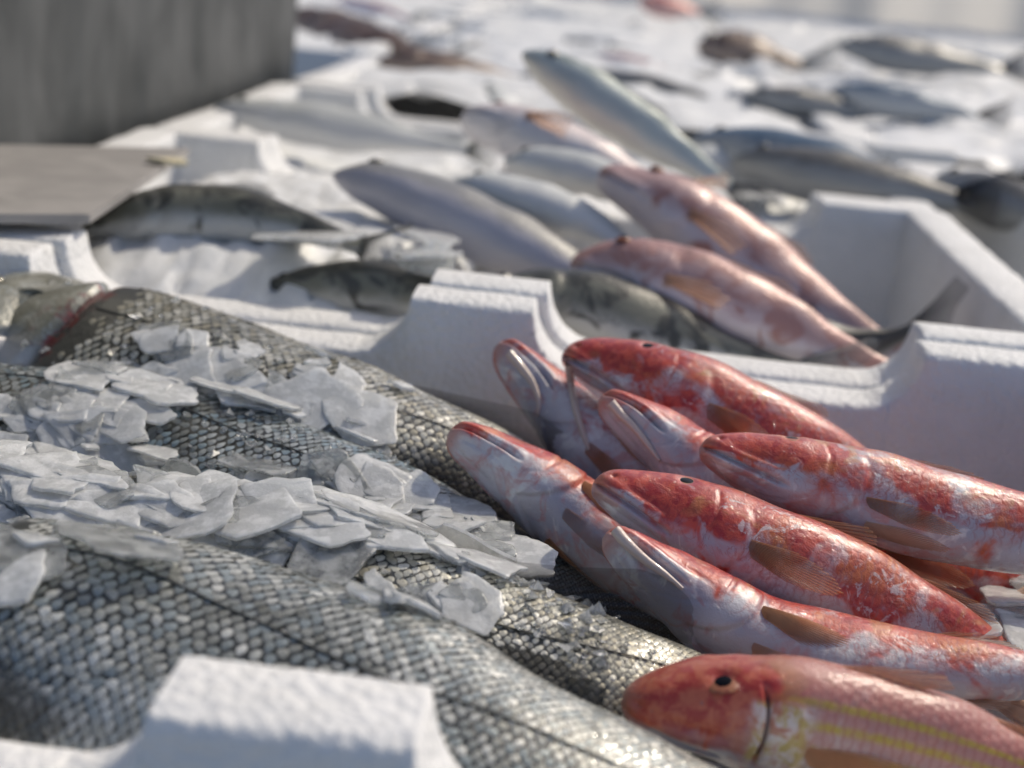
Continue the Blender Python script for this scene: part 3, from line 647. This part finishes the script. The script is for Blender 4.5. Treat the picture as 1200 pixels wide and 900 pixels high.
barb = {'M2': [[(667, 424), (669, 450), (675, 480), (684, 510), (690, 528)]], 'M3': [[(716, 472), (728, 486), (744, 502), (760, 522), (773, 540)]],
        'M6': [[(722, 622), (736, 638), (756, 656), (778, 672), (800, 690)]], 'M1': [[(597, 414), (612, 432), (625, 450), (632, 472), (630, 488)]]}
for key, L_ in barb.items():
    for pl in L_:
        P3 = [cast(*q) for q in pl]; ok = [i for i, q in enumerate(P3) if q is not None]
        P3 = [P3[i] for i in ok]
        tube('barbel', P3, [.0017, .0016, .0013, .0010, .0005], 'barbel', MR[key], 10, 6)

# ------------------------------------------------------------------ ice flakes on the bass
def flake_mesh(seed, mat):
    rs = np.random.default_rng(seed); nc = rs.integers(4, 8); a = (np.arange(nc) + rs.uniform(-.33, .33, nc)) / nc * 2 * pi
    r = rs.uniform(.6, 1.15, nc); el = rs.uniform(.5, .9); C_ = np.stack([r * np.cos(a), el * r * np.sin(a)], -1); out = []
    for i in range(nc):
        p, q = C_[i], C_[(i + 1) % nc]; e = q - p; nn = np.array([e[1], -e[0]]); bow = rs.uniform(-.07, .09)
        for t in (0.06, .25, .5, .75, .94): out.append(p + e * t + nn * (bow * 4 * t * (1 - t) + rs.normal(0, .022)))
    out = np.array(out); n = len(out); bend = rs.uniform(-.10, .10); bend2 = rs.uniform(-.08, .08); ph_ = rs.uniform(0, 6, 4)
    zf = lambda p: bend * p[:, 0] ** 2 + bend2 * p[:, 0] * p[:, 1] + .018 * np.sin(p[:, 0] * 4 + ph_[0]) * np.cos(p[:, 1] * 5 + ph_[1])
    def ring(k, dz, jit=0.):
        q = out * k + rs.normal(0, jit, out.shape) * (jit > 0)
        return np.column_stack([q, zf(q) + dz])
    R = [ring(.93, -.055), ring(.985, -.045), ring(1.0, .035), ring(.975, .052), ring(.86, .058, .004), ring(.5, .062, .01)]; m_ = len(R)
    V = np.vstack(R + [[[0, 0, .062]], [[0, 0, -.055]]]); F_ = []
    for k in range(m_ - 1):
        for i in range(n):
            j = (i + 1) % n; F_ += [(k*n+i, k*n+j, (k+1)*n+j), (k*n+i, (k+1)*n+j, (k+1)*n+i)]
    for i in range(n):
        j = (i + 1) % n; F_ += [((m_-1)*n+i, (m_-1)*n+j, m_*n), (j, i, m_*n+1)]
    me = mesh_np('ice_flake', V, np.array(F_), mat, True); sf = np.ones(len(F_), bool); sf[:6 * n] = False
    me.polygons.foreach_set('use_smooth', sf); return me
flakes = [flake_mesh(100 + i, 'ice' if i % 3 else 'ice_clear') for i in range(30)]
BB = bvh_of(ALLB[:len(bass_spec)])
placed = []
def lay(px, py, size, ang=None, label='', group='', tilt=.075, z0=-.02, me=None, thick=None):
    zc, nn = z0, UP
    for _ in range(4):        # settle on the fish, or on the ice that fills the hollows between them
        p = PZ(px, py, zc); h = BB.ray_cast(Vector((p[0], p[1], .2)), Vector((0, 0, -1)))
        hz = -1. if h[0] is None else h[0][2]
        floor = -.037
        if hz > floor: nn = np.array(h[1]); nn = nn if nn[2] > 0 else -nn; zn = hz
        else: nn = UP; zn = floor
        zc = .5 * (zc + zn)
    p = PZ(px, py, zn); h = BB.ray_cast(Vector((p[0], p[1], .2)), Vector((0, 0, -1))); hz = floor if h[0] is None else max(h[0][2], floor)
    base = np.array([p[0], p[1], hz])
    if nn[2] < .30 or (px < 150 and py < 432 and py > 300): return None
    for ox, oy in ((0, 0), (.9, 0), (-.9, 0), (0, .5), (0, -.5), (.7, .35), (.7, -.35)):     # keep clear of the mullet
        q_ = base + np.array([ox, oy, 0]) * size; dv = q_ - CAM; dl = np.linalg.norm(dv)
        hm = BV.ray_cast(Vector(CAM), Vector(dv / dl))
        if hm[0] is not None and hm[3] > dl - .004: return None
    gx, gy = px - 320, py - 518 - (px - 320) * .28
    if (gx / 150) ** 2 + (gy / 33) ** 2 < 1: return None       # a stretch of bare scales
    e_ = proj(base)
    if math.hypot(e_[0] - px, e_[1] - py) > 34: return None
    nn = nrm(nn * .9 + UP * .1 + np.array([random.gauss(0, tilt), random.gauss(0, tilt), 0]))
    over = sum(1 for q, r_ in placed if np.hypot(*(q[:2] - base[:2])) < (r_ + size) * .55)
    base = base + UP * (.0013 + .0004 * min(over, 4)); placed.append((base, size))
    a = random.uniform(0, 2 * pi) if ang is None else ang + random.gauss(0, .35)
    x = np.array([math.cos(a), math.sin(a), 0]); x = nrm(x - (x @ nn) * nn); y = np.cross(nn, x)
    o = bpy.data.objects.new('ice_flake', me or random.choice(flakes)); col.objects.link(o)
    t = thick or random.uniform(.008, .014)
    o.matrix_world = Matrix([[x[i] * size, y[i] * size, nn[i] * t, base[i]] for i in range(3)] + [[0, 0, 0, 1]])
    tag(o, label, 'ice', group); return o
AX = -.55    # direction of the fish on the ground
def band(line, hw, n, smin, smax, label, group):
    L_ = spline(np.array(line, float), 200)
    for _ in range(n):
        q = L_[rng.integers(0, 200)]; sz_ = smin + (smax - smin) * rng.random() ** 1.7; big = sz_ > smin + .5 * (smax - smin)
        lay(q[0] + rng.normal(0, 18), q[1] + np.clip(rng.normal(0, hw * .6), -hw, hw), sz_, AX, label.replace('flat', 'broad') if big else label.replace('flat', 'small'), ('broad ' if big else 'small ') + group)
g1, l1 = 'flakes in the thick band of ice between the two middle bass', 'flat grey-white ice flake in the thick band over the buried sea bass'
g2, l2 = 'flakes of ice strewn over the gilled bass', 'flat grey-white ice flake strewn below the gill of the rear sea bass'
g3, l3 = 'flakes of ice on the olive bass', 'flat ice flake lying along the olive-silver sea bass near its dark fin'
band([(-20, 600), (120, 600), (260, 612), (380, 622)], 44, 84, .006, .022, l1, g1)
band([(300, 575), (420, 600), (520, 625), (640, 650), (735, 690)], 32, 84, .007, .023, l1, g1)
band([(-10, 545), (90, 540), (200, 572)], 36, 44, .006, .019, l1, g1)
band([(90, 425), (180, 440), (260, 465), (360, 500), (460, 540)], 30, 60, .006, .020, l2, g2)
band([(-10, 500), (60, 495), (150, 485), (300, 515)], 26, 34, .006, .015, l2, g2)
band([(250, 405), (330, 420), (440, 450)], 22, 9, .006, .012, l2, g2)
band([(430, 700), (500, 712), (580, 725)], 10, 12, .005, .011, l3, g3)
for (x, y, s_, a) in ((480, 600, .021, AX), (540, 645, .019, AX), (575, 635, .012, 1.), (330, 545, .017, AX), (430, 575, .017, -.2), (300, 480, .017, AX), (410, 525, .018, AX), (180, 465, .016, -.3), (130, 440, .016, .5), (60, 485, .013, AX), (215, 445, .015, -.4), (260, 590, .018, AX), (120, 600, .019, -.2), (330, 610, .02, AX)):
    lay(x, y, s_, a, (l1 if y > 540 else l2).replace('flat', 'broad'), 'broad ' + (g1 if y > 540 else g2), .08)
lay(25, 690, .011, 1.7, 'tongue-shaped melting ice flake stuck to the blue-grey sea bass', None, .05, me=flakes[2])
lay(545, 722, .012, AX, 'long thin bar of ice on the olive-silver sea bass', None, .02, me=flakes[4])
g4, l4 = 'ice beside the mullet tails', 'clear ice flake lying beside the mullet tails near the box wall'
for (x, y, s_) in ((1170, 720, .016), (1190, 700, .018), (1150, 740, .014), (1210, 745, .018), (1180, 760, .015), (1230, 690, .02), (1205, 668, .016)):
    p = PZ(x, y, -.040); o = bpy.data.objects.new('ice_flake', random.choice(flakes)); col.objects.link(o)
    o.location = p; o.scale = (s_, s_, .012); o.rotation_euler = (random.gauss(.1, .15), random.gauss(0, .15), random.uniform(0, 6)); tag(o, l4, 'ice', g4)
# flakes past the 260 that show largest are joined
fl = [o for o in col.objects if o.name.startswith('ice_flake')]
fl.sort(key=lambda o: -o.matrix_world.to_scale()[0] / (Vector(CAM) - o.matrix_world.translation).length)
V, Q, k = [], [], 0
for o in fl[250:]:
    me = o.data; a = np.empty(len(me.vertices) * 3, np.float32); me.vertices.foreach_get('co', a); b = np.empty(len(me.loops), np.int32); me.loops.foreach_get('vertex_index', b)
    mw = np.array(o.matrix_world); V.append(a.reshape(-1, 3) @ mw[:3, :3].T + mw[:3, 3]); Q.append(b.reshape(-1, 3) + k); k += len(me.vertices); bpy.data.objects.remove(o)
if V: tag(obj('small_ice_flakes', mesh_np('small_ice_flakes', np.vstack(V), np.vstack(Q), 'ice', False)), 'scatter of small ice chips among the broad flakes on the sea bass', 'ice', kind='stuff')
# crumbs
def crumbs(name, line, hw, n, label):
    V, Q, k = [], [], 0; L_ = spline(np.array(line, float), 200)
    for _ in range(n):
        q = L_[rng.integers(0, 200)]; p = PZ(q[0] + rng.normal(0, 25), q[1] + rng.normal(0, hw), -.02)
        h = BB.ray_cast(Vector((p[0], p[1], .2)), Vector((0, 0, -1)))
        if h[0] is None: continue
        b = np.array(h[0]) + [0, 0, .0008]; s_ = rng.uniform(.0006, .0026)
        c = rng.normal(0, 1, (6, 3)) * .25 + np.array([[1,0,0],[-1,0,0],[0,1,0],[0,-1,0],[0,0,.6],[0,0,-.6]])
        V.append(b + c * s_); Q.append(np.array([(0,2,4),(2,1,4),(1,3,4),(3,0,4),(2,0,5),(1,2,5),(3,1,5),(0,3,5)]) + k); k += 6
    return tag(obj(name, mesh_np(name, np.vstack(V), np.vstack(Q), 'ice_clear', False)), label, 'ice', kind='stuff')
crumbs('ice_crumbs', [(0, 590), (200, 590), (420, 610), (560, 640), (730, 690)], 30, 420, 'small crumbs of ice in the thick ice band')
crumbs('ice_crumbs', [(60, 440), (250, 460), (480, 540)], 30, 220, 'small crumbs of ice below the bass gill')

# ------------------------------------------------------------------ things in the boxes behind
def bgfish(name, pts, roll, D, prof, mat, label, fin='fin_grey', group=None, seed=0, nu=70, nt=48, extras=True):
    f = Fish([PY(*q) if len(q) == 3 else PZ(q[0], q[1], q[2]) for q in pts] if not isinstance(pts, np.ndarray) else pts, roll, D, prof, 200 + seed)
    root = empty(name, tuple(f.at(f.C, np.array([.4]))[0] - [0, 0, D])); tag(root, label, 'fish', group)
    f.body(mat, root, nu, nt)
    if extras:
        u_ = {'mullet': (.15, .235), 'bass': (.105, .26), 'slim': (.11, .3)}[prof]
        for sg in (1, -1):
            f.eye(root, u_[0], sg * u_[1] * pi, D * .22, 'iris_grey' if 'pink' not in mat else 'iris', .7, .5)
            if prof == 'mullet': f.fin('pectoral_fin', root, fin, (.30, sg * .55 * pi), (.305, sg * .66 * pi), (1, .2, -.1), (1, .2, .3), [D, 1.8 * D, 1.5 * D, .8 * D], 8, .0004)
        f.fin('dorsal_fin', root, fin, (.4, 0), (.6, 0), (.9, .4, 0), (.9, .3, 0), [.3 * D, .9 * D, .5 * D], 8, .0005)
        f.fin('tail_fin', root, fin, (.985, 0.03), (.985, pi - .03), (1, .7, 0), (1, .7, 0), [1.9 * D, 2 * D, 1.4 * D, 1.1 * D, 1.4 * D, 2 * D, 1.9 * D], 12, .0006)
    return f
cx, cy = cell(0, 1)
heap('crushed_ice', cx - .125, cy, BW - .31, BD - .062, -.036, .0025, 'heap of crushed ice under the fish beside the zinc panel', 8, dome=.030)
heap('crushed_ice', cx + .12, cy, .21, BD - .062, -.098, .005, 'low bed of crushed ice beneath the two pink fish', 9)
bgfish('red_mullet', [(668, 312, .70), (760, 325, .695), (860, 360, .685), (960, 405, .675), (1050, 440, .67)], [-40, -35], .0178, 'mullet', 'bg_pink', 'blurred pink mullet whose blunt head rests just above the low foam rim', 'fin_pale', seed=1)
bgfish('red_mullet', [(700, 205, .80), (790, 250, .79), (890, 315, .775), (980, 375, .76), (1060, 415, .75)], [-50, -45], .0195, 'mullet', 'bg_pink', 'blurred pink mullet sloping down into the empty half of its box', 'fin_pale', seed=2)
bgfish('grey_fish', [(390, 205, .79), (470, 228, .785), (570, 272, .77), (670, 315, .755), (760, 350, .74)], [-75, -70], .0185, 'slim', 'bg_grey', 'blurred slender grey fish with lilac belly lying chin up', seed=3)
bgfish('silver_fish', [(612, 62, .97), (670, 98, .965), (740, 145, .955), (810, 190, .945), (860, 222, .94)], [-30, -30], .0165, 'slim', 'bg_mack', 'long silver-green fish jutting up diagonally above the others', seed=4)
bgfish('pink_fish', [(540, 138, .92), (620, 160, .915), (700, 190, .90), (780, 225, .88)], [-75, -70], .018, 'mullet', 'bg_palepink', 'pale pink fish lying below the long silver-green one', 'fin_pale', seed=5)
bgfish('silver_fish', [(590, 190, .86), (650, 196, .86), (720, 215, .85), (800, 250, .84)], [-60, -60], .0125, 'slim', 'bg_silver', 'small silver fish tucked under the pale pink one', seed=6)
bgfish('silver_fish', [(530, 215, .80), (600, 232, .80), (680, 258, .79), (760, 300, .78)], [-70, -70], .0135, 'slim', 'bg_silver', 'small silver fish lying beside the lilac-bellied grey one', seed=7)
bgfish('dark_fish', [(740, 345, .735), (800, 365, .735), (870, 385, .73), (940, 402, .73), (1015, 405, .73), (1075, 385, .735)], [0, 0], .016, 'slim', 'bg_dark', 'dark fish under the pink mullet, black tail curling up against the wall', 'fin_dark', seed=8)
#tf = Fish([PY(1000, 410, .73), PY(1060, 405, .735), PY(1095, 375, .74), PY(1108, 345, .745)], [0, 0], .008, 'slim', 77)
bgfish('sea_bass', [(95, 272, .70), (160, 256, .70), (240, 250, .705), (330, 262, .70), (430, 290, .69)], [-35, -40], .0145, 'bass', 'bg_bass', 'blurred sea bass with olive cheek pointing its snout over the box rim', seed=9)
bgfish('sea_bass', [(300, 338, .668), (370, 336, .668), (450, 338, .668), (540, 355, .665), (620, 375, .66)], [-15, -15], .0115, 'bass', 'bg_bass', 'blurred sea bass with only its dark back rising out of the ice', seed=10)
bgfish('sea_bass', [(545, 345, .672), (640, 352, .672), (740, 378, .668), (840, 410, .665), (940, 440, .66)], [-40, -40], .0175, 'bass', 'bg_bass', 'blurred grey-olive sea bass lying beneath the pink mullet behind the low rim', seed=12)
# flakes piled in the second box
g5, l5 = 'ice in the blurred box', 'blurred white slab of flake ice among the bass beside the zinc panel'
for _ in range(16):
    x, y = rng.uniform(215, 520), rng.uniform(245, 345); s_ = rng.uniform(.018, .036); p = PZ(x, y, rng.uniform(-.008, .004))
    if p[1] < .655: continue
    o = bpy.data.objects.new('ice_flake', random.choice(flakes)); col.objects.link(o); o.location = p
    o.scale = (s_, s_, .02); o.rotation_euler = (random.gauss(.1, .08), random.gauss(0, .08), random.uniform(0, 6)); tag(o, l5, 'ice', g5)

# zinc panel, grey sheet
root = empty('zinc_panel', (-.318, 1.0, -.15)); tag(root, 'dark ribbed zinc panel standing along the left ends of the foam boxes', 'panel')
n = 240; y = np.linspace(.42, 1.50, n); rib = -.003 * (np.sin((y - .42) * 2 * pi / .135) > .3)
k = np.ones(5) / 5; rib = np.convolve(np.pad(rib, 2, 'edge'), k, 'valid')
zz = np.array([-.149, .10, .45]); V = np.array([[-.312 + rib[i], y[i], z] for i in range(n) for z in zz] + [[-.326, y[i], z] for i in range(n) for z in zz])
q1 = gridq(n, 3); Q = np.vstack([q1, q1[:, ::-1] + n * 3, [[(n-1)*3, (n-1)*3+1, (n-1)*3+1+n*3, (n-1)*3+n*3]], [[(n-1)*3+1, (n-1)*3+2, (n-1)*3+2+n*3, (n-1)*3+1+n*3]]])
obj('ribbed_sheet', mesh_np('ribbed_sheet', V, Q, 'panel', True), root)
o = slab('top_rail', -.335, -.303, .42, 1.505, .452, .48, 'panel'); o.parent = root; o.matrix_parent_inverse = root.matrix_world.inverted()

c = [PZ(-90, 262, .006), PZ(105, 262, .006), PZ(222, 182, .008), PZ(-20, 178, .008)]
V = np.array([q for q in c] + [q + UP * .004 for q in c]); Q = [(3, 2, 1, 0), (4, 5, 6, 7), (0, 1, 5, 4), (1, 2, 6, 5), (2, 3, 7, 6), (3, 0, 4, 7)]
sheet = tag(obj('plastic_sheet', mesh_np('plastic_sheet', V, Q, 'sheet', False)), 'flat grey plastic sheet lying across the box corner beside the zinc panel', 'sheet')
p = PZ(195, 188, .0135); o = obj('price_clip', flakes[3].copy()); o.data.materials.clear(); o.data.materials.append(M['fleck']); o.location = p; o.scale = (.012, .007, .02)
tag(o, 'small cream clip on the tip of the grey plastic sheet', 'clip')

# third row and the far field of boxes
cx, cy = cell(0, 2); heap('crushed_ice', cx, cy, BW - .062, BD - .062, -.030, .004, 'bed of crushed ice in the box behind the pink fish', 12)
D0 = PZ(1050, 195, 0); D1 = PZ(1200, 255, 0); ax = math.atan2(-(D1 - D0)[0], -(D1 - D0)[1]); rz = -ax
dirv = nrm(np.array([(D1 - D0)[0], (D1 - D0)[1]])); lat = np.array([-dirv[1], dirv[0]]); lat = lat if lat[0] > 0 else -lat
cD = D0[:2] + dirv * (BD / 2 - .02) + lat * BW / 2
box(cD[0], cD[1], 'white foam box set askew with its shaded end beside the pink fish box', .002, rz)
heap('crushed_ice', cD[0], cD[1], BW - .062, BD - .062, -.04, .008, 'bed of crushed ice in the askew box', 13, rz)
lb = 'white foam fish box among the blurred far rows'
far = []
for j in range(2, 13):
    for i in range(-3, 4):
        if (i, j) == (0, 2) or (i == -1 and j < 4) or (i < -1 and j < 4) or (i == 1 and j < 3): continue
        x, y = cell(i, j)
        px, py, z = proj((x, y, 0))
        if px < -250 or px > 1450: continue
        box(x + random.gauss(0, .006), y, lb, random.gauss(0, .004), random.gauss(0, .01), group='far foam boxes'); far.append((x, y))
for k, (x, y) in enumerate(far):
    heap('crushed_ice', x, y, BW - .062, BD - .062, -.010, .0022, 'crushed ice filling a far foam box', 30 + k, n=(40, 30), cells=160, dome=.012)
def farfish(x, y, z, ang, L_, D, prof, mat, label, group, seed, roll=-60):
    d = np.array([math.cos(ang), math.sin(ang), 0]); pts = np.array([np.array([x, y, z]) + d * L_ * t + [0, 0, -.3 * D * t] for t in (-.5, -.17, .17, .5)])
    return bgfish({'bg_brown': 'brown_fish', 'bg_blue': 'blue_fish', 'bg_dark': 'dark_fish', 'bg_red': 'red_fish', 'bg_silver': 'silver_fish', 'bg_pink': 'pink_fish'}[mat], pts, [roll, roll], D, prof, mat, label, 'fin_dark' if mat in ('bg_dark', 'bg_blue') else 'fin_grey', group, seed, 40, 28)
def fp(px, py, Y): return PY(px, py, Y)
sd_ = 20
for (px, py, Y, ang, L_, D, prof, mat, label, group) in [
    (960, 185, 1.08, -.5, .20, .022, 'slim', 'bg_blue', 'blue-backed fish lying on ice in the box behind the pink fish', None),
    (1010, 205, 1.05, -.3, .18, .020, 'slim', 'bg_dark', 'dark fish beside the blue-backed one in the box behind the pink fish', None),
    (900, 190, 1.12, .4, .16, .018, 'slim', 'bg_silver', 'silver fish crossing toward the blue-backed one behind the pink fish', None),
    (400, 142, 1.10, -.2, .20, .019, 'bass', 'bg_silver', 'wide silver-grey fish lying on ice near the end of the zinc panel', None),
    (430, 45, 1.95, -.7, .26, .040, 'bass', 'bg_brown', 'large brown mottled fish just past the end of the zinc panel', None),
    (400, 30, 2.05, -.5, .24, .036, 'bass', 'bg_brown', 'brown mottled fish propped behind the larger brown one', None),
    (530, 75, 1.70, .2, .16, .024, 'bass', 'bg_brown', 'small brown fish lying on ice in front of the large brown ones', None),
    (1060, 115, 1.60, -.2, .22, .026, 'slim', 'bg_blue', 'blue-backed fish in the box behind the askew one', None),
    (960, 118, 1.60, .1, .22, .024, 'slim', 'bg_dark', 'dark fish beside the blue-backed one in a far box', None),
    (1080, 60, 2.25, .0, .34, .045, 'bass', 'bg_dark', 'thick dark grey fish in the far rows', None),
    (880, 55, 2.35, .0, .16, .040, 'bass', 'bg_brown', 'short red-brown fish in the far rows beside a thick dark one', None),
    (760, 100, 1.65, -.4, .26, .026, 'slim', 'bg_dark', 'dark slender fish behind the long silver-green one', None),
    (785, 4, 3.2, .1, .18, .04, 'bass', 'bg_red', 'red fish in the farthest boxes', None),
    (1185, 232, 1.02, -1.1, .16, .018, 'slim', 'bg_dark', 'dark fish lying on the ice of the askew box', None),
    ]:
    p = fp(px, py, Y); sd_ += 1
    if Y > 1.5 and mat != 'bg_brown': L_, D = L_ * .7, D * .7
    farfish(p[0], p[1], p[2] - .3 * D, ang, L_, D, prof, mat, label, group, sd_)
for k in range(20):
    x, y = far[k * 7 % len(far)]; mat = random.choice(['bg_silver', 'bg_silver', 'bg_silver', 'bg_silver', 'bg_dark', 'bg_pink']); sd_ += 1
    farfish(x + random.uniform(-.16, .16), y + random.uniform(-.1, .1), -.018 + random.uniform(0, .02), random.gauss(-.4, .5), random.uniform(.16, .24), random.uniform(.016, .023), random.choice(['slim', 'bass']), mat,
            {'bg_silver': 'blurred silver fish in a far foam box', 'bg_dark': 'blurred dark grey fish in a far foam box', 'bg_pink': 'blurred pink fish in a far foam box'}[mat], 'fish in the far boxes, ' + mat[3:], sd_, random.choice([-60, -75, 75]))

yy = np.linspace(-4.5, 4.5, 260); zz = np.linspace(-1., 1.4, 12)
V = np.array([[x, 5.3 + .05 * math.sin(x * 9) + .02 * math.sin(x * 23 + 1), z] for x in yy for z in zz])
o = obj('canvas_screen', mesh_np('canvas_screen', V, gridq(260, 12), 'white_cloth')); tag(o, 'pale canvas screen closing off the stall behind the last boxes', 'screen')
